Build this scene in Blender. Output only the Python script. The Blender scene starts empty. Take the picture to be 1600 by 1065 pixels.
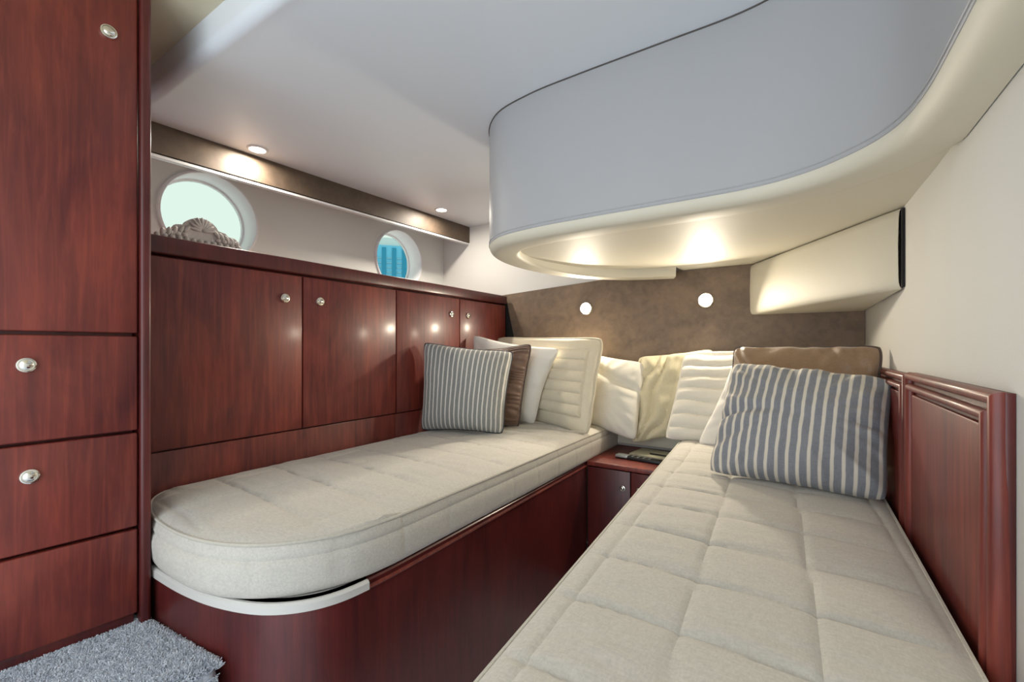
import bpy, bmesh, math, random
import numpy as np
from mathutils import Vector, Matrix, noise
random.seed(7)
S = bpy.context.scene
COL = S.collection
# ------------------------------------------------------------------ camera
F_PX, VPX, HZ = 690.0, 1250.0, 543.0           # focal length in px, vanishing point of the room axis, horizon row
YAW = math.atan((VPX - 800) / F_PX)
cd = bpy.data.cameras.new('camera'); cam = bpy.data.objects.new('camera', cd); COL.objects.link(cam)
cd.sensor_width = 36; cd.lens = 36 * F_PX / 1600; cd.clip_start = .02; cd.clip_end = 900
cd.shift_y = (HZ - 532.5) / 1600
cam.location = (0, 0, 0); cam.rotation_euler = (math.pi / 2, 0, YAW)
S.camera = cam
FW = Vector((-math.sin(YAW), math.cos(YAW), 0)); RT = Vector((math.cos(YAW), math.sin(YAW), 0))
# ------------------------------------------------------------------ world, exposure
w = bpy.data.worlds.new('sky'); S.world = w; w.use_nodes = True
bg = w.node_tree.nodes['Background']; bg.inputs[0].default_value = (.87, .94, 1.0, 1); bg.inputs[1].default_value = 1.95
S.view_settings.view_transform = 'Standard'; S.view_settings.look = 'None'
S.view_settings.gamma = 1; S.view_settings.use_curve_mapping = False; S.view_settings.exposure = 0.52
WALL_LAMP_W, CEIL_LAMP_W = 4.2, 3.4

# ------------------------------------------------------------------ materials
MATS = {}
def nmat(name):
    m = bpy.data.materials.new(name); m.use_nodes = True; MATS[name] = m
    nt = m.node_tree; b = nt.nodes['Principled BSDF']
    return m, nt, b
def node(nt, t, **kw):
    n = nt.nodes.new(t)
    for k, v in kw.items(): setattr(n, k, v)
    return n
def coords(nt, scale, kind='Object', rot=(0,0,0)):
    tc = node(nt, 'ShaderNodeTexCoord'); mp = node(nt, 'ShaderNodeMapping')
    mp.inputs['Scale'].default_value = scale; mp.inputs['Rotation'].default_value = rot
    nt.links.new(tc.outputs[kind], mp.inputs[0]); return mp.outputs[0]
def noise_n(nt, vec, sc=1, det=4, rough=.55, dist=0):
    n = node(nt, 'ShaderNodeTexNoise'); nt.links.new(vec, n.inputs['Vector'])
    n.inputs['Scale'].default_value = sc; n.inputs['Detail'].default_value = det
    n.inputs['Roughness'].default_value = rough; n.inputs['Distortion'].default_value = dist
    return n.outputs['Fac']
def ramp(nt, fac, stops):
    r = node(nt, 'ShaderNodeValToRGB'); nt.links.new(fac, r.inputs[0]); e = r.color_ramp.elements
    while len(e) < len(stops): e.new(.5)
    for i, (p, c) in enumerate(stops): e[i].position = p; e[i].color = (*c, 1)
    return r.outputs[0]
def mix(nt, a, b, fac, mode='MIX'):
    m = node(nt, 'ShaderNodeMix', data_type='RGBA', blend_type=mode)
    for sock, v in ((m.inputs[0], fac), (m.inputs[6], a), (m.inputs[7], b)):
        if hasattr(v, 'is_linked'): nt.links.new(v, sock)
        elif isinstance(v, (int, float)): sock.default_value = v
        else: sock.default_value = (*v, 1)
    return m.outputs[2]
def bump(nt, b, h, strength=.2, dist=.002):
    n = node(nt, 'ShaderNodeBump'); n.inputs['Strength'].default_value = strength; n.inputs['Distance'].default_value = dist
    nt.links.new(h, n.inputs['Height']); nt.links.new(n.outputs[0], b.inputs['Normal'])
def plain(name, col, rough=.5, metal=0, bumpsc=0, bs=.1, var=0, **kw):
    m, nt, b = nmat(name)
    b.inputs['Base Color'].default_value = (*col, 1); b.inputs['Roughness'].default_value = rough; b.inputs['Metallic'].default_value = metal
    for k, v in kw.items(): b.inputs[k.replace('_', ' ')].default_value = v
    if var:
        f = noise_n(nt, coords(nt, (1, 1, 1)), 5, 4)
        c = ramp(nt, f, [(.3, [x * (1 - var) for x in col]), (.7, [min(1, x * (1 + var)) for x in col])])
        nt.links.new(c, b.inputs['Base Color'])
    if bumpsc: bump(nt, b, noise_n(nt, coords(nt, (1, 1, 1)), bumpsc, 3), bs)
    return m
def wood(name, dark, mid, light, rough=.3, axis=2):
    m, nt, b = nmat(name)
    sc = [1, 1, 1]; sc = [20, 20, 20]; sc[axis] = 1.1
    g = noise_n(nt, coords(nt, sc), 3.5, 6, .65, .6)
    sc2 = [2.2, 2.2, 2.2]; sc2[axis] = .8
    big = noise_n(nt, coords(nt, sc2), 3.0, 4, .6, .6)
    c1 = ramp(nt, g, [(.28, dark), (.5, mid), (.75, light)])
    c2 = ramp(nt, big, [(.3, dark), (.7, light)])
    c = mix(nt, c1, c2, .5)
    nt.links.new(c, b.inputs['Base Color'])
    b.inputs['Roughness'].default_value = rough; b.inputs['Coat Weight'].default_value = .22; b.inputs['Coat Roughness'].default_value = .2
    bump(nt, b, g, .05, .001)
    return m
def fabric(name, col, col2=None, sc=260, rough=.9, sheen=.2, bs=.25):
    m, nt, b = nmat(name)
    f = noise_n(nt, coords(nt, (1, .35, 1)), sc, 3, .7); f2 = noise_n(nt, coords(nt, (.3, 1, .6)), sc * .8, 3, .7)
    col2 = col2 or [x * .82 for x in col]
    c = mix(nt, ramp(nt, f, [(.35, col2), (.65, col)]), ramp(nt, f2, [(.35, col2), (.65, col)]), .5)
    nt.links.new(c, b.inputs['Base Color']); b.inputs['Roughness'].default_value = rough
    b.inputs['Sheen Weight'].default_value = sheen
    bump(nt, b, f, bs, .0008)
    return m
def striped(name, base, line, count, width, hemp=.86):
    m, nt, b = nmat(name)
    tc = node(nt, 'ShaderNodeTexCoord'); sp = node(nt, 'ShaderNodeSeparateXYZ'); nt.links.new(tc.outputs['UV'], sp.inputs[0])
    wob = noise_n(nt, coords(nt, (6, 3, 1), 'UV'), 3, 2)
    def M(op, a, v=None, bb=None):
        n = node(nt, 'ShaderNodeMath', operation=op)
        nt.links.new(a, n.inputs[0])
        if bb is not None: nt.links.new(bb, n.inputs[1])
        elif v is not None: n.inputs[1].default_value = v
        return n.outputs[0]
    x = M('ADD', sp.outputs[0], bb=M('MULTIPLY', M('SUBTRACT', wob, .5), .007))
    fr = M('FRACT', M('MULTIPLY', x, count)); d = M('ABSOLUTE', M('SUBTRACT', fr, .5))
    r = node(nt, 'ShaderNodeMapRange', interpolation_type='SMOOTHSTEP'); nt.links.new(d, r.inputs[0])
    r.inputs[1].default_value = width / 2 - .05; r.inputs[2].default_value = width / 2 + .05; r.inputs[3].default_value = 1; r.inputs[4].default_value = 0
    th = noise_n(nt, coords(nt, (22, 260, 1), 'UV'), 1, 3, .7); tv = noise_n(nt, coords(nt, (240, 18, 1), 'UV'), 1, 3, .7)
    bc = mix(nt, ramp(nt, th, [(.3, [c * .72 for c in base]), (.7, [c * 1.35 for c in base])]), ramp(nt, tv, [(.3, [c * .72 for c in base]), (.7, [c * 1.3 for c in base])]), .5)
    c = mix(nt, bc, line, r.outputs[0])
    nt.links.new(c, b.inputs['Base Color']); b.inputs['Roughness'].default_value = .9; b.inputs['Sheen Weight'].default_value = .15
    bump(nt, b, th, .25, .0008)
    return m
def emit(name, col, st):
    m, nt, b = nmat(name); b.inputs['Base Color'].default_value = (*col, 1)
    b.inputs['Emission Color'].default_value = (*col, 1); b.inputs['Emission Strength'].default_value = st; return m

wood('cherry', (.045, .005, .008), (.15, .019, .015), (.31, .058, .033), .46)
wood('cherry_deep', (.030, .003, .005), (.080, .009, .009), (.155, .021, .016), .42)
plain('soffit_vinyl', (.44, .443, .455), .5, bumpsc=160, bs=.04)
plain('white_vinyl', (.78, .77, .74), .5, bumpsc=160, bs=.04)
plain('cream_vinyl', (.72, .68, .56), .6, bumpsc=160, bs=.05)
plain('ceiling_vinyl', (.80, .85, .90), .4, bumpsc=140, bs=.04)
plain('wall_fabric', (.68, .675, .64), .75, bumpsc=240, bs=.15)
plain('hull_vinyl', (.83, .85, .82), .5, bumpsc=160, bs=.04)
plain('rim_white', (.90, .90, .93), .35)
plain('cream_paint', (.66, .60, .44), .5)
plain('white_trim', (.80, .81, .82), .35)
plain('lip_grey', (.60, .59, .56), .45)
plain('seam', (.10, .09, .085), .8)
plain('dark_gap', (.012, .011, .012), .9)
plain('gap_brown', (.10, .055, .02), .8)
plain('chrome', (.86, .84, .78), .14, 1)
plain('black_plastic', (.012, .013, .015), .35)
plain('silver_plastic', (.40, .44, .45), .3, .4)
plain('paper', (.50, .49, .36), .7, var=.12)
plain('plaster', (.62, .57, .55), .7, bumpsc=120, bs=.5, var=.2)
plain('plaster_pale', (.60, .57, .54), .6)
fabric('linen', (.60, .57, .51), (.46, .44, .395), 300, bs=.3)
fabric('linen_pipe', (.55, .52, .45), None, 300)
fabric('cotton_white', (.80, .77, .69), (.74, .71, .62), 300, bs=.1)
fabric('cotton_bright', (.84, .82, .78), (.79, .77, .72), 300, bs=.1)
fabric('cream_quilt', (.72, .66, .52), (.64, .58, .45), 300, bs=.1)
fabric('cream_pipe', (.62, .56, .43), None, 300)
fabric('yellow_cotton', (.74, .67, .47), (.66, .59, .40), 260, bs=.12)
fabric('navy_pipe', (.03, .04, .06), None, 260)
fabric('brown_satin_dark', (.21, .125, .088), (.16, .095, .066), 220, rough=.42, sheen=.4, bs=.1)
fabric('brown_satin', (.32, .20, .115), (.25, .155, .09), 220, rough=.45, sheen=.4, bs=.1)
fabric('brown_pipe', (.08, .05, .038), None, 220, rough=.4)
striped('stripe_grey', (.25, .26, .255), (.70, .68, .63), 19, .28)
striped('stripe_blue', (.235, .248, .278), (.72, .67, .58), 17, .33)
# brown mottled suede of the back panel and valance
m, nt, b = nmat('suede')
f1 = noise_n(nt, coords(nt, (1, 1, 1)), 4.5, 6, .6, .8); f2 = noise_n(nt, coords(nt, (1, 1, 1)), 22, 5, .7, .5)
c = mix(nt, ramp(nt, f1, [(.3, (.115, .082, .060)), (.7, (.27, .19, .13))]), ramp(nt, f2, [(.35, (.12, .085, .06)), (.65, (.27, .19, .13))]), .35)
nt.links.new(c, b.inputs['Base Color']); b.inputs['Roughness'].default_value = .55; bump(nt, b, f2, .08, .001)
m2 = m.copy(); m2.name = 'suede_dark'; MATS['suede_dark'] = m2
for nd in m2.node_tree.nodes:
    if nd.type == 'VALTORGB':
        for e in nd.color_ramp.elements: e.color = [q * .5 for q in e.color[:3]] + [1]
# carpet
m, nt, b = nmat('carpet')
f = noise_n(nt, coords(nt, (1, 1, 1)), 60, 4, .7)
nt.links.new(ramp(nt, f, [(.3, (.40, .45, .53)), (.7, (.84, .88, .94))]), b.inputs['Base Color']); b.inputs['Roughness'].default_value = .95
bump(nt, b, f, .6, .004)
# porthole glass: slightly tinted clear pane
m, nt, b = nmat('glass')
b.inputs['Base Color'].default_value = (.31, .35, .295, 1); b.inputs['Roughness'].default_value = 0; b.inputs['IOR'].default_value = 1.0
b.inputs['Transmission Weight'].default_value = 1; b.inputs['Specular IOR Level'].default_value = .3
emit('wall_lens', (1, .95, .84), 22); emit('ceiling_lens', (1, .95, .86), 9)
plain('tower_white', (.62, .72, .74), .6); plain('tower_light', (.14, .55, .80), .4); plain('tower_glass', (.01, .26, .44), .25); plain('tower_slab', (.25, .50, .62), .5)

# ------------------------------------------------------------------ helpers
def root_of(o):
    while o and o.parent: o = o.parent
    return o
def link(name, me, mat, parent=None, smooth=True, uv=None):
    if mat:
        for mm in (mat if isinstance(mat, (list, tuple)) else [mat]): me.materials.append(MATS[mm])
    if smooth:
        me.polygons.foreach_set('use_smooth', [True] * len(me.polygons))
        try: me.set_sharp_from_angle(angle=math.radians(38))
        except Exception: pass
    o = bpy.data.objects.new(name, me); COL.objects.link(o)
    if parent: o.parent = parent
    return o
LOCAL = [False]
def mk(name, V, Fc, mat, parent=None, smooth=True, uvs=None):
    """mesh from world coordinates; a child is stored relative to its thing's base"""
    org = Vector((0, 0, 0))
    if parent and not LOCAL[0]: org = root_of(parent).location
    V = [Vector(v) for v in V]
    me = bpy.data.meshes.new(name)
    if not parent and not LOCAL[0]:
        mn = Vector([min(v[i] for v in V) for i in range(3)]); mx = Vector([max(v[i] for v in V) for i in range(3)])
        org = Vector(((mn.x + mx.x) / 2, (mn.y + mx.y) / 2, mn.z))
    me.from_pydata([v - org for v in V], [], Fc)
    if uvs:
        ul = me.uv_layers.new(name='UVMap')
        for l in me.loops: ul.data[l.index].uv = uvs[l.vertex_index]
    bm = bmesh.new(); bm.from_mesh(me); bmesh.ops.recalc_face_normals(bm, faces=bm.faces); bm.to_mesh(me); bm.free()
    o = link(name, me, mat, parent, smooth)
    if not parent: o.location = org
    return o
def mkbm(name, bm, mat, parent=None, smooth=True):
    bmesh.ops.recalc_face_normals(bm, faces=bm.faces)
    bm.verts.ensure_lookup_table(); bm.verts.index_update()
    V = [v.co.copy() for v in bm.verts]; Fc = [[v.index for v in f.verts] for f in bm.faces]; bm.free()
    return mk(name, V, Fc, mat, parent, smooth)
def bbox(bm, lo, hi, bev=0, seg=2):
    r = bmesh.ops.create_cube(bm, size=1)
    vs = r['verts']
    for v in vs: v.co = Vector([lo[i] + (hi[i] - lo[i]) * (v.co[i] + .5) for i in range(3)])
    if bev:
        es = list({e for v in vs for e in v.link_edges})
        bmesh.ops.bevel(bm, geom=es, offset=bev, segments=seg, affect='EDGES', profile=.5)
def box(name, lo, hi, mat, parent=None, bev=.003, seg=2):
    bm = bmesh.new(); bbox(bm, lo, hi, bev, seg); return mkbm(name, bm, mat, parent)
def thing(name, loc, label, cat, group=None, kind=None, rz=0):
    o = bpy.data.objects.new(name, None); COL.objects.link(o); o.location = loc; o.rotation_euler = (0, 0, rz)
    o.empty_display_size = .05
    return tag(o, label, cat, group, kind)
def tag(o, label=None, cat=None, group=None, kind=None):
    if label: o['label'] = label
    if cat: o['category'] = cat
    if group: o['group'] = group
    if kind: o['kind'] = kind
    return o
def struct(o, label=None): o['kind'] = 'structure'; return tag(o, label) if label else o
def tube(name, pts, r, mat, parent=None, closed=False, n=8, up=Vector((0, 0, 1))):
    V, Fc = [], []; pts = [Vector(p) for p in pts]; N = len(pts)
    for i, p in enumerate(pts):
        a = pts[(i - 1) % N] if (closed or i > 0) else p; c = pts[(i + 1) % N] if (closed or i < N - 1) else p
        t = (c - a).normalized(); s = t.cross(up)
        if s.length < 1e-4: s = t.cross(Vector((1, 0, 0)))
        s.normalize(); q = s.cross(t)
        for k in range(n):
            an = 2 * math.pi * k / n; V.append(p + r * (math.cos(an) * s + math.sin(an) * q))
    for i in range(N if closed else N - 1):
        j = (i + 1) % N
        for k in range(n): Fc.append([i * n + k, i * n + (k + 1) % n, j * n + (k + 1) % n, j * n + k])
    if not closed: Fc += [list(range(n)), list(range((N - 1) * n, N * n))]
    return mk(name, V, Fc, mat, parent)
def lathe(name, prof, org, axis, mat, parent=None, n=28):
    """prof: (radius, height) from the base outwards; axis: unit vector"""
    axis = Vector(axis).normalized(); s = axis.cross(Vector((0, 0, 1)))
    if s.length < 1e-3: s = Vector((1, 0, 0))
    s.normalize(); t = axis.cross(s); V, Fc = [], []; org = Vector(org)
    for (r, h) in prof:
        for k in range(n):
            a = 2 * math.pi * k / n; V.append(org + axis * h + r * (math.cos(a) * s + math.sin(a) * t))
    for i in range(len(prof) - 1):
        for k in range(n): Fc.append([i * n + k, i * n + (k + 1) % n, (i + 1) * n + (k + 1) % n, (i + 1) * n + k])
    Fc += [list(range(n)), list(range((len(prof) - 1) * n, len(prof) * n))]
    return mk(name, V, Fc, mat, parent)
def crom(P, sub=8):
    out = []; n = len(P)
    for i in range(n - 1):
        p0, p1, p2, p3 = P[max(i - 1, 0)], P[i], P[i + 1], P[min(i + 2, n - 1)]
        for k in range(sub):
            t = k / sub
            out.append(tuple(.5 * (2 * p1[j] + (p2[j] - p0[j]) * t + (2 * p0[j] - 5 * p1[j] + 4 * p2[j] - p3[j]) * t * t + (3 * p1[j] - p0[j] - 3 * p2[j] + p3[j]) * t ** 3) for j in range(len(p1))))
    out.append(tuple(P[-1])); return out
def normals2(P, closed=False):
    out = []; n = len(P)
    for i in range(n):
        a = P[(i - 1) % n] if (closed or i > 0) else P[i]; c = P[(i + 1) % n] if (closed or i < n - 1) else P[i]
        t = Vector((c[0] - a[0], c[1] - a[1])).normalized(); out.append((t.y, -t.x))   # right-hand side of travel
    return out
def px(u, v, Y=None, Z=None, X=None):
    """a point of the room on the line of sight u, v at a given plane"""
    d = FW + RT * ((u - 800) / F_PX) + Vector((0, 0, (HZ - v) / F_PX))
    s = Y / d.y if Y is not None else Z / d.z if Z is not None else X / d.x
    return d * s

# ------------------------------------------------------------------ the room shell
XL, XR, YB, ZF = -2.2, .238, 2.45, -1.16
def ceil_z(y): return .815 + .019 * (y - .55)
struct(box('floor', (-2.3, -1.2, ZF - .06), (1.0, 2.5, ZF), 'carpet', bev=0))
# white inner hull with the two round openings
PH = [(.918, .578), (2.022, .572)]; PR, PD = .191, .10
def wall_with_holes():
    V, Fc = [], []; z0, z1 = ZF, .9; edges = [.40, 1.47, YB + .01]; N = 48
    for i, (cy, cz) in enumerate(PH):
        y0, y1 = edges[i], edges[i + 1]; b0 = len(V)
        for k in range(N):
            a = 2 * math.pi * k / N; c, s = math.cos(a), math.sin(a)
            V.append((XL, cy + PR * c, cz + PR * s))
        for k in range(N):
            a = 2 * math.pi * k / N; c, s = math.cos(a), math.sin(a)
            ts = []
            if c > 1e-6: ts.append((y1 - cy) / c)
            if c < -1e-6: ts.append((y0 - cy) / c)
            if s > 1e-6: ts.append((z1 - cz) / s)
            if s < -1e-6: ts.append((z0 - cz) / s)
            t = min(ts); V.append((XL, cy + t * c, cz + t * s))
        cors = {}
        for (yy, zz) in ((y0, z0), (y1, z0), (y1, z1), (y0, z1)): cors[(yy, zz)] = len(V); V.append((XL, yy, zz))
        for k in range(N):
            j = (k + 1) % N; f = [b0 + k, b0 + N + k]
            A, B = V[b0 + N + k], V[b0 + N + j]
            if abs(A[1] - B[1]) > 1e-5 and abs(A[2] - B[2]) > 1e-5:
                yy = y0 if min(A[1], B[1]) < y0 + 1e-4 else y1; zz = z0 if min(A[2], B[2]) < z0 + 1e-4 else z1
                f.append(cors[(yy, zz)])
            f += [b0 + N + j, b0 + j]; Fc.append(f)
    return V, Fc
V, Fc = wall_with_holes()
struct(mk('wall_left', V, Fc, 'hull_vinyl', smooth=False), 'white hull lining with two round portholes above the cabinets')
for i, (cy, cz) in enumerate(PH):
    W = thing('window_%d' % (i + 1), (XL, cy, cz - PR), None, None, kind='structure')
    W['label'] = ['round white porthole nearest the wardrobe', 'round white porthole nearest the corner of the cabin'][i]
    N = 64; V, Fc = [], []
    prof = [(PR + .010, .006), (PR + .008, .010), (PR + .001, .011), (PR - .002, .006), (PR - .003, -PD), (PR - .012, -PD - .004), (PR - .013, -PD - .016), (PR + .03, -PD - .02), (PR + .03, -.004), (PR + .012, -.004), (PR + .012, .002)]
    for (r, d) in prof:
        for k in range(N):
            a = 2 * math.pi * k / N; V.append((XL + d, cy + r * math.cos(a), cz + r * math.sin(a)))
    P = len(prof)
    for j in range(P):
        for k in range(N): Fc.append([j * N + k, j * N + (k + 1) % N, ((j + 1) % P) * N + (k + 1) % N, ((j + 1) % P) * N + k])
    mk('porthole_rim', V, Fc, 'rim_white', W)
    V = [(XL - PD - .010, cy + (PR - .006) * math.cos(2 * math.pi * k / N), cz + (PR - .006) * math.sin(2 * math.pi * k / N)) for k in range(N)]
    V += [(v[0] - .004, v[1], v[2]) for v in V]
    mk('pane', V, [list(range(N)), list(range(N, 2 * N))] + [[k, (k + 1) % N, N + (k + 1) % N, N + k] for k in range(N)], 'glass', W, smooth=False)
struct(box('wall_back', (-2.25, YB, ZF), (XR + .06, YB + .06, .9), 'white_vinyl', bev=0))
struct(box('wall_right', (XR, -.9, ZF), (XR + .06, YB, .95), 'wall_fabric', bev=0))
# main headliner with its rounded near edge, and the higher cream ceiling in front of it
V, Fc = [], []
prof = []
yn = .555
for k in range(9):
    a = -math.pi / 2 + math.pi / 2 * -k / 8 if False else math.pi * (k / 8) / 2
    prof.append((yn + .03 - .03 * math.sin(a), ceil_z(yn) + .03 - .03 * math.cos(a)))
prof = [(YB, ceil_z(YB)), (yn + .06, ceil_z(yn + .06)), (yn + .034, ceil_z(yn + .034))] + prof + [(yn, .93), (YB, .93)]
for x in (XL - .02, XR):
    for (y, z) in prof: V.append((x, y, z))
n = len(prof); Fc = [[k, (k + 1) % n, n + (k + 1) % n, n + k] for k in range(n)] + [list(range(n)), list(range(n, 2 * n))]
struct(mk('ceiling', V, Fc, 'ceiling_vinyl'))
struct(box('ceiling_entry', (XL - .02, -.6, .905), (XR + .06, yn + .02, .96), 'cream_paint', bev=0), 'higher cream ceiling over the cabin entrance')
struct(box('wall_entry', (-2.2, -.6, ZF), (-1.44, .0, .93), 'cream_paint', bev=0), 'cream partition beside the wardrobe')

# ------------------------------------------------------------------ soffit (underside of the deck moulding)
OUT = crom([(-.56, 2.41), (-.80, 2.31), (-.985, 2.10), (-1.062, 1.87), (-1.080, 1.63), (-1.028, 1.42), (-.905, 1.285), (-.74, 1.238), (-.55, 1.228), (-.33, 1.226), (-.12, 1.222), (.00, 1.185), (.085, 1.115), (.138, 1.03), (.160, .92), (.165, .76), (.165, .5), (.165, .1)], 8)
NI = [(-a, -b) for a, b in normals2(OUT)]       # travel is counter-clockwise seen from below: inside lies on the left
ST_Z, RB_Z = .388, .358
def soffit():
    V, Fc = [], []; n = len(OUT)
    loops = [(0, .955), (0, ST_Z + .02), (.0, ST_Z)]
    for k in range(1, 7):
        a = math.pi / 2 * k / 6; loops.append((.032 - .032 * math.cos(a), ST_Z - (ST_Z - RB_Z) * math.sin(a)))
    loops += [(.10, RB_Z), (.108, RB_Z + .002), (.113, RB_Z + .008), (.118, None)]
    for (o, z) in loops:
        for (p, nn) in zip(OUT, NI):
            x, y = p[0] + nn[0] * o, p[1] + nn[1] * o
            x = min(x, XR - .002)
            zz = z if z is not None else RB_Z + .018 + .032 * max(0, (y - 1.25)) / 1.2
            V.append((x, y, zz))
    L = len(loops)
    for j in range(L - 1):
        for k in range(n - 1): Fc.append([j * n + k, j * n + k + 1, (j + 1) * n + k + 1, (j + 1) * n + k])
    inner = [(L - 1) * n + k for k in range(n)]
    c1 = len(V); V.append((XR, .1, RB_Z + .018)); c2 = len(V); V.append((XR, 1.25, RB_Z + .018)); c3 = len(V); V.append((XR, YB, RB_Z + .05)); c4 = len(V); V.append((V[inner[0]][0], YB, RB_Z + .05))
    Fc.append(inner + [c1, c2, c3, c4])
    Fc.append([j * n for j in range(L)] + [c4])        # end of the rim at the back
    return V, Fc
V, Fc = soffit()
nS = len(OUT) - 1
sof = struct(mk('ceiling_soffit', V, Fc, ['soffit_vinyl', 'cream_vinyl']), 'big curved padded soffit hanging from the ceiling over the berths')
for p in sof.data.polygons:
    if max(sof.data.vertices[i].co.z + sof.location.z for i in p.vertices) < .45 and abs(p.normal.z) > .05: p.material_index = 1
for z in (ST_Z + .012, ST_Z + .002):
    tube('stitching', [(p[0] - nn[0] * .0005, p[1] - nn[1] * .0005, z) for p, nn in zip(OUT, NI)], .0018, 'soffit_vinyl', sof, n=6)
tube('top_gap', [(p[0] - nn[0] * .001, p[1] - nn[1] * .001, ceil_z(p[1]) - .001) for p, nn in zip(OUT, NI) if p[1] > .62], .0025, 'seam', sof, n=6)
tube('wall_gap', [(XR - .001, .55, RB_Z + .017), (XR - .001, 1.0, RB_Z + .017)], .0035, 'gap_brown', sof, n=6)
# angled padded locker front hanging under the soffit
A, B = Vector((-.205, YB - .004)), Vector((XR - .012, 1.59))
def angled():
    V, Fc = [], []; d = (B - A).normalized(); nrm = Vector((d.y, -d.x))
    if nrm.y > 0: nrm = -nrm
    prof = [(-.004, .372), (.003, .365), (.005, .35), (.007, .28), (.006, .20), (.005, .178), (.002, .168), (-.003, .162), (-.012, .160)]
    n = len(prof); m = 12
    for k in range(m + 1):
        t = k / m; e = min(t, 1 - t) * (B - A).length; sh = 0 if e > .02 else -.004 * (1 - e / .02) ** 2
        t = t - .035 * math.sin(2 * math.pi * t)
        p = A + (B - A) * t
        if t > .5: sh *= 1.3
        p = A + (B - A) * t
        for (o, z) in prof:
            q = p + nrm * (o + sh); y_ = min(q.y, YB - .001); V.append((min(q.x, XR - .006), y_, z + (.030 * max(0, y_ - 1.25) / 1.2 if z > .32 else 0)))
    for k in range(m):
        for j in range(n - 1): Fc.append([k * n + j, k * n + j + 1, (k + 1) * n + j + 1, (k + 1) * n + j])
    c0 = len(V); V.append((XR - .006, YB - .001, .160)); c1 = len(V); V.append((XR - .006, YB - .001, .402))
    Fc.append([k * n + n - 1 for k in range(m + 1)] + [c0]); Fc.append([k * n for k in range(m + 1)] + [c1])
    Fc.append([m * n + j for j in range(n)] + [c0, c1]); Fc.append(list(range(n)) + [c0, c1])
    return V, Fc
V, Fc = angled()
T = thing('corner_locker', (0, 2.2, .158), 'cream padded triangular box under the soffit in the back right corner', 'locker')
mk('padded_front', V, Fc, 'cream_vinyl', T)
box('side_gap', (XR - .007, 1.578, .165), (XR - .001, 1.605, .378), 'dark_gap', T, bev=0)

# ------------------------------------------------------------------ brown back panel and valance
def slab(name, poly, y0, y1, mat, parent=None):
    V = [(x, y0, z) for x, z in poly] + [(x, y1, z) for x, z in poly]; n = len(poly)
    return mk(name, V, [list(range(n)), list(range(n, 2 * n))] + [[k, (k + 1) % n, n + (k + 1) % n, n + k] for k in range(n)], mat, parent, smooth=False)
o = slab('wall_panel', [(-1.86, -.30), (XR - .002, -.30), (XR - .002, .41), (-.85, .402), (-1.86, .338)], YB - .012, YB - .0005, 'suede')
slab('gap_shade_strip', [(-1.72, .334), (-1.637, .334), (-1.535, -.10), (-1.72, -.10)], YB - .0145, YB - .0118, 'dark_gap', o)  # black slab over the panel, painting in the shade of the cabinet-end gap
tag(o, 'mottled brown suede panel on the back wall behind the pillows', 'wall panel')
V = []
for y in (.50, YB - .001):
    top = ceil_z(y) - .001; bot = top - .108
    V += [(-1.975, y, top), (-1.955, y, top), (-1.955, y, bot), (-1.975, y, bot)]
T = thing('valance', (-1.96, 1.4, .70), 'long dark brown valance strip under the ceiling above the portholes', 'valance')
mk('fabric_board', V, [[0, 1, 2, 3], [4, 5, 6, 7]] + [[k, (k + 1) % 4, 4 + (k + 1) % 4, 4 + k] for k in range(4)], 'suede_dark', T, smooth=False)
V = [(x - .004 if x > -1.96 else x - .01, y, (z - .118 if k % 4 < 2 else z - .014) + (.006 if k % 4 < 2 else 0)) for k, (x, y, z) in enumerate(V)]
mk('white_edge', V, [[0, 1, 2, 3], [4, 5, 6, 7]] + [[k, (k + 1) % 4, 4 + (k + 1) % 4, 4 + k] for k in range(4)], 'white_trim', T, smooth=False)

# ------------------------------------------------------------------ lamps
def area(name, loc, direction, size, power, col, parent=None, spread=180):
    l = bpy.data.lights.new(name, 'AREA'); l.shape = 'DISK'; l.size = size; l.energy = power; l.color = col; l.spread = math.radians(spread)
    o = bpy.data.objects.new(name, l); COL.objects.link(o)
    if parent: o.parent = parent; loc = Vector(loc) - root_of(parent).location
    o.location = loc; o.rotation_euler = Vector(direction).to_track_quat('-Z', 'Y').to_euler(); return o
for i, (x, z) in enumerate(((-1.062, .232), (-.404, .243))):
    T = thing('wall_lamp', (x, YB - .012, z - .04), ['lit round wall lamp on the brown panel, left one above the quilted pillow', 'lit round wall lamp on the brown panel, right one near the padded corner box'][i], 'lamp', 'wall lamps on the brown panel')
    lathe('bezel', [(.040, 0), (.040, .006), (.037, .010), (.033, .012), (.031, .008)], (x, YB - .0125, z), (0, -1, 0), 'chrome', T)
    lathe('lens', [(.031, .004), (.030, .010), (.022, .014), (.010, .016), (.001, .0165)], (x, YB - .0125, z), (0, -1, 0), 'wall_lens', T)
    area('bulb', (x, YB - .035, z), (0, -1, -.5), .06, WALL_LAMP_W, (1, .88, .69), T, 150)
for i, (u, v) in enumerate(((400, 228), (688, 328))):
    y = (.955, 2.02)[i]; z = ceil_z(y); x = (-1.88, -1.83)[i]
    T = thing('ceiling_lamp', (x, y, z - .02), ['lit recessed ceiling lamp beside the valance nearest the wardrobe', 'lit recessed ceiling lamp beside the valance near the back corner'][i], 'lamp', 'recessed ceiling lamps')
    lathe('bezel', [(.040, -.001), (.040, .003), (.036, .006), (.031, .006), (.030, .002)], (x, y, z), (0, 0, -1), 'white_trim', T)
    lathe('lens', [(.030, .001), (.028, .005), (.015, .007), (.001, .0075)], (x, y, z), (0, 0, -1), 'ceiling_lens', T)
    area('bulb', (x, y, z - .012), (0, 0, -1), .05, CEIL_LAMP_W, (1, .90, .76), T)

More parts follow.
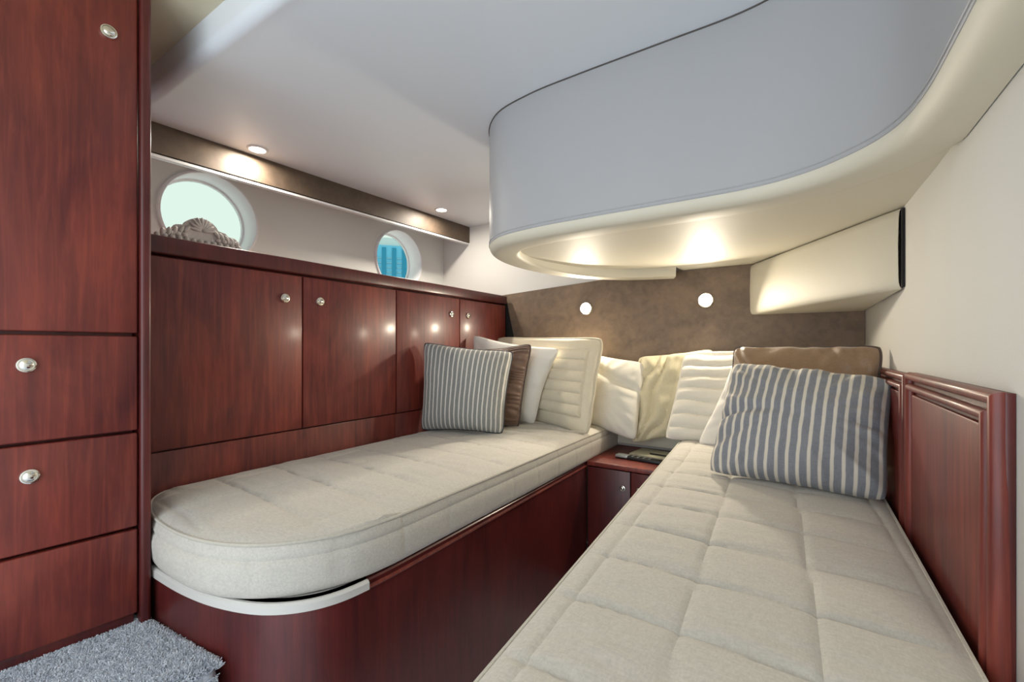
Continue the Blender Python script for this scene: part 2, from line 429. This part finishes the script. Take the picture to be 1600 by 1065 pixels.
# ------------------------------------------------------------------ left wall cabinets
def knob(c, axis, parent, r=.0175, mat='chrome'):
    return lathe('knob', [(r, -.001), (r, .004), (r * .93, .007), (r * .80, .0075), (r * .74, .0045), (r * .66, .0045), (r * .62, .008), (r * .4, .0105), (r * .1, .0112)], c, axis, mat, parent, n=24)
CX = -1.62; DY = [.490, .994, 1.470, 1.940, 2.407]; DZ0, DZ1 = -.312, .282
kn = [.922, 1.066, 1.868, 2.014]
for c in range(2):
    y0, y1 = DY[2 * c], DY[2 * c + 2]
    T = thing('wall_cabinet', (CX - .2, (y0 + y1) / 2, ZF), ['glossy cherry wall cabinet with two doors nearest the wardrobe', 'glossy cherry wall cabinet with two doors behind the piled pillows'][c], 'cabinet', 'cherry cabinets along the hull')
    box('carcass', (XL + .005, y0, ZF), (CX - .022, y1 - (.001 if c == 0 else 0), DZ1 + .001), 'cherry_deep', T, bev=.001)
    box('lower_panel', (CX - .022, y0, ZF), (CX - .008, y1 - .001, DZ0 - .006), 'cherry', T, bev=.002)
    for k in (2 * c, 2 * c + 1):
        d = box('door', (CX - .021, DY[k] + .003, DZ0), (CX, DY[k + 1] - .003, DZ1 - .006), 'cherry', T, bev=.0025)
        knob((CX, kn[k], .186), (1, 0, 0), d)
o = box('shelf_board', (XL + .005, .488, .284), (CX + .012, 2.408, .338), 'cherry_deep', None, bev=.006, seg=3)
tag(o, 'long cherry shelf board on top of the wall cabinets under the portholes', 'shelf')

# ------------------------------------------------------------------ wardrobe (turned a few degrees towards the aisle)
WR = -math.atan(.0956)
T = thing('wardrobe', (-1.37, .415, -.688), 'tall dark cherry wardrobe with door above three drawers at the left edge', 'wardrobe', rz=WR)
LOCAL[0] = True          # local: +x out of the front, -y towards the camera, z up from the step
zb = .688
WW, FX = .385, 0
box('carcass', (-.62, -WW, .0), (-.022, -.012, .93 + zb - .025), 'cherry_deep', T, bev=.002)
box('plinth', (-.03, -WW, .0), (-.008, -.012, .032), 'cherry_deep', T, bev=.002)
def wfront(name, z0, z1, ky, kz):
    d = box(name, (-.022, -WW, z0 + zb), (0, -.006, z1 + zb), 'cherry' , T, bev=.004, seg=3)
    if ky is not None: knob((0, -ky, kz + zb), (1, 0, 0), d, r=.0165)
wfront('door', .036, .90, .0605, .748)
wfront('drawer', -.203, .028, .192, -.037)
wfront('drawer', -.440, -.210, .187, -.276)
wfront('drawer', -.654, -.447, None, None)
bm = bmesh.new(); bbox(bm, (-.05, -.0035, .0), (.014, .018, .93 + zb - .025), .007, 4); mkbm('corner_post', bm, 'cherry_deep', T)
LOCAL[0] = False

# ------------------------------------------------------------------ left berth: base, lip, mattress
def wall_strip(name, P, z0, z1, th, mat, parent, topround=0):
    """upright board following a plan curve; P runs so that the outer side lies on its right"""
    N = normals2(P); V, Fc = [], []; n = len(P)
    prof = [(0, z0), (0, z1 - topround), (-topround, z1), (-th, z1), (-th, z0)]
    for (o_, z) in prof:
        for p, nn in zip(P, N): V.append((p[0] + nn[0] * o_, p[1] + nn[1] * o_, z))
    L = len(prof)
    for j in range(L):
        for k in range(n - 1): Fc.append([j * n + k, j * n + k + 1, ((j + 1) % L) * n + k + 1, ((j + 1) % L) * n + k])
    Fc += [[j * n for j in range(L)], [j * n + n - 1 for j in range(L)]]
    return mk(name, V, Fc, mat, parent)
BASE = crom([(-1.50, .444), (-1.39, .444), (-1.22, .450), (-1.08, .472), (-.965, .518), (-.892, .60), (-.868, .72), (-.866, .95), (-.868, 1.3), (-.870, 1.7), (-.872, 2.0)], 8)
BASE = [(x, y) for x, y in BASE]
T = thing('berth', (-1.2, 1.2, ZF), 'built-in dark cherry berth box under the left mattress with rounded front corner', 'bed')
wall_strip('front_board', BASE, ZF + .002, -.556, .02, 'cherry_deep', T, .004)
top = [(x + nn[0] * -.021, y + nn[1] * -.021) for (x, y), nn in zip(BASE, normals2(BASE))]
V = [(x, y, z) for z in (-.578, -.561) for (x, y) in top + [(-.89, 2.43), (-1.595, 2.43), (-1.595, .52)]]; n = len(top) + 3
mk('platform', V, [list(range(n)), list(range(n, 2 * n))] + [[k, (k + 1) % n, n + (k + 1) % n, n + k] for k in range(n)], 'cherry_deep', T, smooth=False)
NB = normals2(BASE)
tube('edge_bead', [(x + nn[0] * .002, y + nn[1] * .002, -.574) for (x, y), nn in zip(BASE, NB) if not (y < .68)], .005, 'cherry', T)
lip = [(x + nn[0] * .007, y + nn[1] * .007) for (x, y), nn in zip(BASE, NB) if y < .705]
wall_strip('white_lip', lip, -.578, -.556, .035, 'lip_grey', T, .005)

def mattress(name, label, xl, xr, ymin, ymax, zt, th, qx, qy, nx, ny, group, side_stitch=True, soft=1.0, wr=None):
    V, Fc, top = [], [], {}
    def groove(d, wd=.0055): return math.exp(-(d / wd) ** 2)
    def per(x, p): 
        f = (x / p) % 1.0; return min(f, 1 - f) * p
    pts = []
    for i in range(nx + 1):
        s = i / nx; s = s - .045 * math.sin(2 * math.pi * s)        # denser near the long edges
        for j in range(ny + 1):
            t = j / ny
            y0 = ymin(s); y = y0 + (ymax - y0) * (t ** 1.12)
            x = xl(y) + (xr - xl(y)) * s
            pts.append((x, y))
    idx = lambda i, j: i * (ny + 1) + j
    W = xr - xl(1.0)
    for (x, y) in pts:
        e = min(x - xl(y), xr - x, ymax - y)
        V.append([x, y, 0, e])
    loop = [idx(i, 0) for i in range(nx + 1)] + [idx(nx, j) for j in range(1, ny + 1)] + [idx(i, ny) for i in range(nx - 1, -1, -1)] + [idx(0, j) for j in range(ny - 1, 0, -1)]
    B = [Vector((pts[k][0], pts[k][1])) for k in loop]
    # distance to the outline (coarse) for the rounded shoulder
    Bs = np.array([tuple(b) for b in B])
    for v in V:
        d = v[3] if v[1] > .95 else float(np.sqrt(((Bs - np.array((v[0], v[1]))) ** 2).sum(1).min()))
        sh = 1 - math.exp(-d / .028)
        nz = noise.noise(Vector((v[0] * 3.2, v[1] * 3.2, 1.7)))
        X, Y = qx(v[0], v[1]), qy(v[0], v[1])
        X += .006 * noise.noise(Vector((v[0] * 5, v[1] * 5, 5))); Y += .006 * noise.noise(Vector((v[0] * 5, v[1] * 5, 9)))
        dx, dy = per(X, .173), per(Y, .173)
        puff = (math.sin(math.pi * ((X / .173) % 1)) * math.sin(math.pi * ((Y / .173) % 1))) ** .5 if True else 0
        q = soft * (.0065 * puff - .0040 * groove(dx) - .0058 * groove(dy))
        z = zt - .012 + .012 * sh + sh * q + .004 * nz * sh
        z += .0022 * sh * noise.noise(Vector((v[0] * 9, v[1] * 34, 3.3))) * (1 + .8 * math.sin(Y * 36.3))
        if wr: z += wr(v[0], v[1]) * sh
        v[2] = z
    V = [tuple(v[:3]) for v in V]
    for i in range(nx):
        for j in range(ny): Fc.append([idx(i, j), idx(i + 1, j), idx(i + 1, j + 1), idx(i, j + 1)])
    NN = normals2([tuple(b) for b in B], True); n = len(B)
    c = Vector((sum(b.x for b in B) / n, sum(b.y for b in B) / n))
    if sum((b - c).dot(Vector(q)) for b, q in zip(B, NN)) < 0: NN = [(-a, -b) for a, b in NN]
    # smooth the normals round the corners
    for _ in range(4):
        NN = [tuple((Vector(NN[k - 1]) + Vector(NN[k]) * 2 + Vector(NN[(k + 1) % n])).normalized()) for k in range(n)]
    prev = loop; acc = 0
    rings = [(.003, -.020), (.006, -.028), (.009, -.038), (.010, -.044), (.010, -.048), (.011, -.053), (.013, -.066), (.013, -.080), (.012, -.092), (.011, -.108), (.008, -.121), (.000, -.131), (-.02, -.136)]
    seg = [0]
    for k in range(1, n): seg.append(seg[-1] + (B[k] - B[k - 1]).length)
    for ri, (o_, dz) in enumerate(rings):
        dz = dz * th / .134; cur = []
        for k in range(n):
            g = groove(per(seg[k] + .03, .173), .006) * .0028 if side_stitch and -.115 < dz else 0
            g += .0042 * groove(dz + .048, .005) if side_stitch else 0
            wv = .004 * noise.noise(Vector((B[k].x * 6, B[k].y * 6, dz * 14)))
            q = B[k] + Vector(NN[k]) * (o_ - g + wv); cur.append(len(V)); V.append((q.x, q.y, zt + dz + wv * .5))
        for k in range(n): Fc.append([prev[k], prev[(k + 1) % n], cur[(k + 1) % n], cur[k]])
        prev = cur
    Fc.append(list(prev))
    T = thing(name, (sum(b.x for b in B) / n, sum(b.y for b in B) / n, zt - th), label, 'mattress', group)
    mk('cover', V, Fc, 'linen', T)
    tube('piping', [(b.x + q[0] * .003, b.y + q[1] * .003, zt - .0145) for b, q in zip(B[::2], NN[::2])], .0042, 'linen_pipe', T, True, 6)
    return T
XM0, XM1 = -1.605, -.868
def lymin(s):
    x = XM0 + (XM1 - XM0) * s
    # rounded near end: gentle at the wardrobe side, full round at the aisle side
    a = .0
    if s > .45: q = (s - .45) / .55; a += .36 * (1 - (1 - min(q, .9995) ** 2.6) ** (1 / 2.2))
    if s < .5: q = (.5 - s) / .5; a += .14 * (1 - (1 - min(q, .9995) ** 2.2) ** .5)
    return .440 + a
mattress('berth_mattress', 'quilted grey beige mattress on the left berth with rounded foot end', lambda y: XM0, XM1, lymin, 2.40, -.418, .136,
         lambda x, y: x + 1.605 + .06, lambda x, y: y - .81 + .03 * math.sin((x + 1.2) * 3), 90, 210, 'berth mattresses', soft=.65,
         wr=lambda x, y: .006 * math.sin((x + 1.6) * 4.2))
def rxl(y): return -.350 - .093 * (y - .5) / 1.39
def rymin(s): return .20 + .05 * max(0, (1 - s) * 4 - 3)
mattress('berth_mattress', 'quilted beige linen mattress on the right berth beside the wood side panels', rxl, .198, rymin, 2.40, -.418, .136,
         lambda x, y: x + .16 + .045 * (y - 1.0), lambda x, y: y - 1.02 + .03 * x, 84, 240, 'berth mattresses', side_stitch=False)
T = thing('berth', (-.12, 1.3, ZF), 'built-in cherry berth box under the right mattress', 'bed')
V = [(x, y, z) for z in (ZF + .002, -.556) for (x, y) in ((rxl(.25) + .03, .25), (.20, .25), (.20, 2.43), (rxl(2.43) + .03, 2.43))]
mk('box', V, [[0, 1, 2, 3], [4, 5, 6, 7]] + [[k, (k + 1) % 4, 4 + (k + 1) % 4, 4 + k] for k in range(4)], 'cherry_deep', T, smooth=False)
tube('edge_bead', [(rxl(.25) + .03, .25, -.57), (rxl(2.0) + .03, 2.0, -.57)], .006, 'cherry', T)

# ------------------------------------------------------------------ night table between the berths, things on it
NX0, NX1, NY, NZ = -.868, -.454, 2.0, -.548
T = thing('night_table', (-.66, 2.2, ZF), 'low cherry night table between the two berths', 'table')
box('body', (NX0, NY + .018, ZF + .002), (NX1, 2.43, NZ - .024), 'cherry_deep', T, bev=.001)
box('table_top', (NX0, NY - .006, NZ - .022), (NX1, 2.43, NZ), 'cherry', T, bev=.004, seg=3)
d = box('door', (NX0 + .003, NY, ZF + .03), (-.655, NY + .017, NZ - .027), 'cherry_deep', T, bev=.002)
knob((-.69, NY, -.652), (0, -1, 0), d, r=.014)
d = box('door', (-.651, NY, ZF + .03), (NX1 - .003, NY + .017, NZ - .027), 'cherry_deep', T, bev=.002)
knob((-.615, NY, -.652), (0, -1, 0), d, r=.014)
o = box('back_cushion', (-.866, 2.40, NZ + .012), (-.495, 2.434, -.13), 'cream_vinyl', None, bev=.012, seg=3)
tag(o, 'cream upholstered back cushion behind the night table, mostly hidden by pillows', 'cushion')
T = thing('remote_control', (-.67, 2.135, NZ), 'black remote control with silver end on the night table', 'remote', rz=-.10)
LOCAL[0] = True
box('casing', (-.10, -.022, 0), (.13, .022, .017), 'black_plastic', T, bev=.005, seg=3)
box('silver_end', (-.101, -.0225, .004), (-.035, .0225, .0178), 'silver_plastic', T, bev=.004, seg=2)
for i in range(4):
    for j in range(2): lathe('button', [(.005, 0), (.005, .0015), (.003, .002)], (-.015 + i * .028, -.009 + j * .018, .0168), (0, 0, 1), 'silver_plastic', T, n=10)
LOCAL[0] = False
T = thing('notepad', (-.60, 2.27, NZ), 'pale notepad lying behind the remote on the night table', 'notepad', rz=-.12)
LOCAL[0] = True
box('pages', (-.12, -.075, .002), (.14, .08, .012), 'paper', T, bev=.001)
box('cover', (-.122, -.077, 0), (.142, .082, .003), 'black_plastic', T, bev=.001)
box('pen', (-.03, -.035, .012), (.10, -.028, .019), 'black_plastic', T, bev=.002)
LOCAL[0] = False

# ------------------------------------------------------------------ wood side panels on the right wall
def side_panel(y0, y1, ztop, label):
    T = thing('side_panel', (XR - .01, (y0 + y1) / 2, -.56), label, 'wood panel', 'wood side panels by the right berth')
    x1 = XR - .0005; z0 = -.56
    box('backing', (x1 - .010, y0 + .004, z0), (x1, y1 - .004, ztop - .004), 'cherry_deep', T, bev=.001)
    box('raised_field', (x1 - .018, y0 + .054, z0), (x1 - .008, y1 - .054, ztop - .054), 'cherry', T, bev=.004, seg=2)
    def rail(name, a, b, r, x, mat): return tube(name, [a, b], r, mat, T, n=16)
    r1, r2 = .013, .011
    for nm, off, r, xx in (('outer_moulding', .013, r1, x1 - .012), ('inner_moulding', .038, r2, x1 - .016)):
        tube(nm, [(xx, y0 + off, z0), (xx, y0 + off, ztop - off), (xx, y1 - off, ztop - off), (xx, y1 - off, z0)], r, 'cherry', T, n=16, up=Vector((1, 0, 0)))
side_panel(.842, 1.437, -.056, 'cherry side panel with double moulding on the right wall nearest the viewer')
side_panel(1.445, 2.10, -.062, 'cherry side panel on the right wall hidden behind the pillows')
# white upright trim at the near end of the right wall
T = thing('trim_1', (XR - .01, .74, ZF), None, None, kind='structure'); T['label'] = 'white upright door trim at the right edge'
box('trim_board', (XR - .004, .60, ZF), (XR, .806, .33), 'wall_fabric', T, bev=.001)
box('trim_strip', (XR - .008, .60, ZF), (XR - .004, .796, .33), 'wall_fabric', T, bev=.0015)

# ------------------------------------------------------------------ carpeted step
T = thing('floor_step', (-1.35, .1, ZF), None, None, kind='structure'); T['label'] = 'grey plush carpeted step in front of the wardrobe'
bm = bmesh.new(); bbox(bm, (-2.0, -.6, ZF), (-1.06, .434, -.686), .03, 4)
for v in bm.verts:
    if v.co.y > .3: v.co.y += .085 * (v.co.x + 1.4) if v.co.x > -1.5 else -.02
mkbm('step_block', bm, 'carpet', T)
bm = bmesh.new()
V, Fc, rng = [], [], random.Random(3)
def tuft(p, nrm, h):
    a = rng.random() * 6.283; t = Vector((math.cos(a), math.sin(a), 0)); s = nrm.cross(t)
    if s.length < .1: s = nrm.cross(Vector((1, 0, .3)))
    s.normalize(); t2 = nrm.cross(s); tip = p + nrm * h + (t2 * rng.uniform(-1, 1) + s * rng.uniform(-1, 1)) * h * .55
    r = rng.uniform(.0008, .0016); b0 = len(V)
    V.extend([p + s * r, p - s * .5 * r + t2 * .87 * r, p - s * .5 * r - t2 * .87 * r, tip + s * r * .8, tip - s * .5 * r + t2 * r * .7, tip - s * .5 * r - t2 * r * .7])
    Fc.extend([[b0, b0 + 1, b0 + 4, b0 + 3], [b0 + 1, b0 + 2, b0 + 5, b0 + 4], [b0 + 2, b0, b0 + 3, b0 + 5], [b0 + 3, b0 + 4, b0 + 5]])
for _ in range(60000):
    x, y = rng.uniform(-1.44, -1.065), rng.uniform(.06, .432)
    n_ = Vector((0, 0, 1)); z = -.687
    ex = x - (-1.09)
    if ex > 0: n_ = Vector((ex / .03, 0, 1)).normalized(); z = -.716 + math.sqrt(max(0, .03 ** 2 - ex ** 2))
    ey = y - .404
    if ey > 0: n_ = Vector((n_.x, ey / .03 * .8, n_.z)).normalized(); z = min(z, -.716 + math.sqrt(max(0, .03 ** 2 - ey ** 2)) + .004)
    tuft(Vector((x, y + .085 * (x + 1.4), z)), n_, rng.uniform(.007, .013))
for _ in range(9000):
    tuft(Vector((-1.061, rng.uniform(.08, .455), rng.uniform(-.86, -.71))), Vector((1, 0, .1)).normalized(), rng.uniform(.008, .015))
pile = mk('carpet_pile', V, Fc, 'carpet', T, smooth=False); pile['kind'] = 'stuff'

# ------------------------------------------------------------------ pillows
def pillow(name, label, bl, br, tr, tl, thick, mat, group, pinch=.05, pipe=None, pr=.0045, nu=44, nv=44, style='plain', wrinkle=.006, seed=0, cr_=.05, back=.8, floor_z=True):
    bl, br, tr, tl = map(Vector, (bl, br, tr, tl))
    c = (bl + br + tr + tl) / 4; ux = ((br + tr) - (bl + tl)).normalized(); vz = ((tl + tr) - (bl + br)).normalized()
    nrm = ux.cross(vz).normalized()
    if nrm.dot(-c) < 0: nrm = -nrm                     # the seen side faces the viewer
    wd = ((br - bl).length + (tr - tl).length) / 2; ht = ((tl - bl).length + (tr - br).length) / 2
    def P(u, v):                                       # u, v in 0..1, edges curve in between the corners
        a, b2 = 2 * u - 1, 2 * v - 1
        k1 = pinch * (1 - abs(b2) ** 2.2); k2 = pinch * (1 - abs(a) ** 2.2)
        k1 += cr_ * abs(b2) ** 9; k2 += cr_ * abs(a) ** 9
        uu = .5 + .5 * a * (1 - k1 * abs(a)); vv = .5 + .5 * b2 * (1 - k2 * abs(b2))
        return bl * (1 - uu) * (1 - vv) + br * uu * (1 - vv) + tr * uu * vv + tl * (1 - uu) * vv
    def H(u, v, sgn):
        a, b2 = 2 * u - 1, 2 * v - 1
        h = (max(0, 1 - abs(a) ** 2.4) * max(0, 1 - abs(b2) ** 2.4)) ** .44
        edge = (1 - h)
        X = Vector((u * wd * 10, v * ht * 10, seed * 3.1 + sgn))
        n1 = noise.noise(X * .55) * .10
        # radial creases running in from the seams and the corners
        an = math.atan2(b2, a)
        cr = noise.noise(Vector((math.cos(an) * 7, math.sin(an) * 7, seed + 2.5))) * (1 - abs(2 * h - 1)) * 1.2
        fine = noise.noise(X * 1.9 + Vector((0, 0, 9)))
        z = h * thick * .5 * (1 + n1) * (1 if sgn > 0 else back)
        damp = min(1, h * 3)
        z += (wrinkle * cr + wrinkle * .45 * fine) * damp
        if style == 'quilt':
            iu, iv = .07, .14
            if iu < u < 1 - iu and iv < v < 1 - iv:
                ph = (v - iv) / (1 - 2 * iv) * 6; d = abs(ph - round(ph)) / 6 * ht
                z += .006 * abs(math.sin(math.pi * ph)) - .005 * math.exp(-(d / .006) ** 2)
                z += .004
            de = min(abs(u - iu), abs(u - 1 + iu)) * wd if iv < v < 1 - iv else 9
            dv = min(abs(v - iv), abs(v - 1 + iv)) * ht if iu < u < 1 - iu else 9
            z -= .005 * math.exp(-(min(de, dv) / .006) ** 2)
        if style == 'channel':
            ph = v * 7.2 + .15 * math.sin(u * 5) + .25 * noise.noise(Vector((u * 4, v * 3, seed))); d = abs(ph - round(ph)) / 7.2 * ht
            lo = 1 if u < .96 else 0
            z += (.011 * abs(math.sin(math.pi * ph)) ** .7 - .007 * math.exp(-(d / .007) ** 2)) * damp
        if style == 'ruche':
            ph = v * 19 + 2.2 * noise.noise(Vector((u * 2.2, v * 5, seed))) + 3.0 * u
            z += .0085 * math.sin(2 * math.pi * ph) * damp * (.35 + .65 * abs(a)) * (.6 + .4 * noise.noise(Vector((u * 6, v * 9, seed + 4))))
        if style == 'crumple':
            ph = u * 5 - v * 2.6 + 1.1 * noise.noise(Vector((u * 3, v * 2.2, seed)))
            z += .022 * (abs(math.sin(math.pi * ph)) - .5) * damp
        if style == 'fold':                            # a deep crease across the pillow
            d = (v - .47 - .04 * math.sin(u * 6) - .10 * (u - .3)) * ht
            m_ = max(0, 1 - abs(u - .05) / .6) ** 1.2 + .5 * max(0, 1 - abs(u - 1) / .35)
            z -= .024 * m_ * math.exp(-(d / .014) ** 2) * damp; z += .009 * m_ * math.exp(-((d - .03) / .02) ** 2) * damp
        if style == 'tuck':
            d = (v - (.80 - .38 * (u - .45))) * ht; m_ = max(0, min(1, (u - .35) / .2))
            z -= .034 * m_ * math.exp(-(d / .022) ** 2) * damp
        if style == 'satin':
            ph = u * 5 + v * 3.4 + .9 * noise.noise(Vector((u * 3, v * 3, seed)))
            z += .007 * math.sin(2 * math.pi * ph) * (1 - h * .6) * damp
        return z
    V, UV, Fc = [], [], []; id_ = {}
    for sgn in (1, -1):
        for i in range(nu + 1):
            for j in range(nv + 1):
                if sgn < 0 and (i in (0, nu) or j in (0, nv)): id_[(sgn, i, j)] = id_[(1, i, j)]; continue
                u, v = .5 - .5 * math.cos(math.pi * i / nu) if False else i / nu, j / nv
                u = u - .06 * math.sin(2 * math.pi * u) * .9; v = v - .06 * math.sin(2 * math.pi * v) * .9
                p = P(u, v); e = 0
                if 0 < i < nu and 0 < j < nv: e = H(u, v, sgn)
                p = p + nrm * sgn * e
                if i in (0, nu) or j in (0, nv):
                    p = p + nrm * (.006 * noise.noise(Vector((u * 6, v * 6, seed + 7)))) 
                if floor_z and p.z < ZM + .001: p.z = ZM + .001 + .12 * (p.z - ZM)
                id_[(sgn, i, j)] = len(V); V.append(p); UV.append((u, v))
        for i in range(nu):
            for j in range(nv): Fc.append([id_[(sgn, i, j)], id_[(sgn, i + 1, j)], id_[(sgn, i + 1, j + 1)], id_[(sgn, i, j + 1)]])
    T = thing(name, (c.x, c.y, min(bl.z, br.z)), label, 'pillow', group)
    mk('cover', V, Fc, mat, T, uvs=UV)
    L = [(i, 0) for i in range(nu)] + [(nu, j) for j in range(nv)] + [(i, nv) for i in range(nu, 0, -1)] + [(0, j) for j in range(nv, 0, -1)]
    if pipe: tube('piping', [V[id_[(1, i, j)]] for i, j in L], pr, pipe, T, True, 8, up=nrm)
    return T
ZM = -.418
def onz(u, v, dz=0): return px(u, v, Z=ZM + dz)
GL, GR = 'pillows on the left berth', 'pillows on the right berth'
pillow('pillow', 'grey pillow with thin white stripes, foremost on the left berth', (-1.590, 1.60, ZM + .004), onz(787, 679, .004), px(804, 548, Y=1.86), px(661, 533, X=-1.585), .20, 'stripe_grey', GL, pipe='navy_pipe', pr=.003, pinch=.07, seed=1)
pillow('pillow', 'ruched dark brown satin pillow right behind the grey striped one', (-1.585, 1.80, ZM + .004), px(811, 669, Y=1.935), px(832, 536, Y=1.985), px(722, 548, X=-1.58), .13, 'brown_satin_dark', GL, pipe='brown_pipe', style='ruche', seed=2, nv=150, nu=40, pinch=.06)
pillow('pillow', 'plain white pillow between the brown ruched pillow and the cream quilted one', (-1.59, 1.97, ZM + .004), px(836, 664, Y=2.06), px(877, 543, Y=2.12), px(738, 521, X=-1.595), .12, 'cotton_bright', GL, back=.4, seed=3, pinch=.10)
pillow('pillow', 'large cream quilted pillow with piped edge on the left berth', (-1.53, 2.285, ZM + .004), px(920, 680, Y=1.985), px(944, 528, Y=2.20), px(776, 527, Y=2.33), .12, 'cream_quilt', GL, pipe='cream_pipe', pr=.0075, style='quilt', seed=4, nu=80, nv=90, pinch=.03, wrinkle=.003)
pillow('pillow', 'plump white pillow propped in the gap left of the yellowish crumpled pillow', (-1.15, 2.33, ZM), px(995, 691, Y=2.21), px(1012, 566, Y=2.345), (-1.15, 2.38, 0.0), .17, 'cotton_white', GL, floor_z=False, cr_=.07, seed=5, pinch=.06, wrinkle=.012, style='tuck', nu=60, nv=60)
pillow('pillow', 'crumpled pale yellow pillow standing over the night table', px(985, 694, Y=2.27), (-.36, 2.33, ZM + .004), (-.36, 2.41, .0), px(996, 556, Y=2.37), .11, 'yellow_cotton', GR, floor_z=False, cr_=.06, seed=6, pinch=.05, style='crumple', wrinkle=.012, nu=60, nv=60)
pillow('pillow', 'cream channel-quilted pillow with piped edge on the right berth', px(1038, 689, Y=2.12), (.03, 2.12, ZM + .004), px(1262, 546, Y=2.33), px(1070, 550, Y=2.33), .12, 'cotton_white', GR, pipe='cotton_white', pr=.006, seed=7, pinch=.03, style='channel', back=.4, nu=60, nv=110, wrinkle=.003)
pillow('pillow', 'plain white pillow squeezed behind the blue striped pillow', px(1086, 694, Y=2.035), (.19, 1.93, ZM + .004), (.20, 2.08, -.035), px(1150, 552, Y=2.17), .09, 'cotton_bright', GR, back=.4, seed=8, pinch=.06)
pillow('pillow', 'golden brown satin pillow with dark piping behind the blue striped pillow', (-.235, 1.84, ZM + .004), (.185, 1.72, ZM + .004), px(1381, 539, Y=1.84), px(1146, 540, Y=2.0), .13, 'brown_satin', GR, pipe='brown_pipe', pr=.005, seed=9, pinch=.04, style='satin', nu=60, nv=60, wrinkle=.008)
pillow('pillow', 'blue grey pillow with wide cream stripes, foremost on the right berth', onz(1104, 738, .004), onz(1390, 787, .004), px(1399, 592, Y=1.71), px(1144, 566, Y=1.81), .21, 'stripe_blue', GR, seed=10, pinch=.045, style='fold', back=.5, nu=80, nv=80, wrinkle=.017)

# ------------------------------------------------------------------ carved ornament on the shelf
OX = -1.735
T = thing('shelf_ornament', (OX, .69, .338), 'grey carved crest ornament on the shelf in front of the porthole', 'ornament')
prof = [(-.135, 0), (-.135, .018), (-.112, .030), (-.105, .050), (-.085, .055), (-.075, .070), (-.052, .074), (-.045, .086), (-.034, .096), (-.018, .104), (0, .107), (.018, .104), (.034, .096), (.045, .086), (.052, .074), (.075, .070), (.085, .060), (.105, .058), (.118, .050), (.125, .030), (.125, 0)]
V = [(OX + dx, .69 + y, .338 + z) for dx in (-.012, .010) for y, z in prof]; n = len(prof)
mk('crest', V, [list(range(n)), list(range(n, 2 * n))] + [[k, (k + 1) % n, n + (k + 1) % n, n + k] for k in range(n)], 'plaster', T, smooth=False)
box('base_rail', (OX - .02, .55, .338), (OX + .022, .822, .352), 'plaster_pale', T, bev=.004, seg=3)
def blob(name, c, rx, ry, rz_, mat, rot=0):
    bm = bmesh.new(); bmesh.ops.create_icosphere(bm, subdivisions=2, radius=1)
    for v in bm.verts:
        y, z = v.co.y * ry, v.co.z * rz_
        v.co = Vector((c[0] + v.co.x * rx, c[1] + y * math.cos(rot) - z * math.sin(rot), c[2] + y * math.sin(rot) + z * math.cos(rot)))
    return mkbm(name, bm, mat, T)
for k in range(13): blob('bead', (OX + .014, .562 + k * .0205, .363), .008, .0085, .0085, 'plaster_pale')
for k in range(9):
    a = math.pi * (k + .5) / 9; blob('shell_rib', (OX + .012, .69 + .022 * math.cos(a), .398 + .028 * math.sin(a)), .007, .022, .0055, 'plaster', a)
for sgn in (-1, 1):
    for k in range(5): blob('leaf', (OX + .012, .69 + sgn * (.045 + .017 * k), .398 - .006 * k), .008, .016, .007, ('plaster', 'plaster_pale')[k % 2], sgn * (2.2 - .15 * k))
    for k in range(4): blob('scroll', (OX + .012, .69 + sgn * (.05 + .02 * k), .378), .007, .009, .008, 'plaster')

# ------------------------------------------------------------------ tower outside, seen through the far porthole
C = Vector((-150, 128, -20)); ang = math.atan2(-128, 150)
T = thing('apartment_tower', C, 'blue glass apartment tower seen through the porthole near the corner', 'building', rz=math.atan2(150, 128) - math.pi / 2 + math.radians(90) - math.radians(90))
LOCAL[0] = True
fw = (Vector((0, 0, 0)) - C); fw.z = 0; fw.normalize()
T.rotation_euler = (0, 0, math.atan2(fw.y, fw.x) + math.pi / 2)      # local -y looks at the boat
HT = 64
box('tower_body', (-13, 0, 0), (13, 14, HT), 'tower_light', T, bev=0)
box('roof_block', (-11, 1, HT), (11, 12, HT + 3.5), 'tower_white', T, bev=0)
x = -12.6; k = 0
while x < 12:
    if k % 2 == 0: box('glass_strip', (x, -.5, 0), (x + 1.7, .2, HT - 1), 'tower_glass', T, bev=0)
    else:
        for f in range(30): box('balcony', (x + .1, -.6, f * 2 + .2), (x + 2.0, 0, f * 2 + .55), 'tower_slab', T, bev=0)
    x += (1.9, 2.3)[k % 2]; k += 1
LOCAL[0] = False
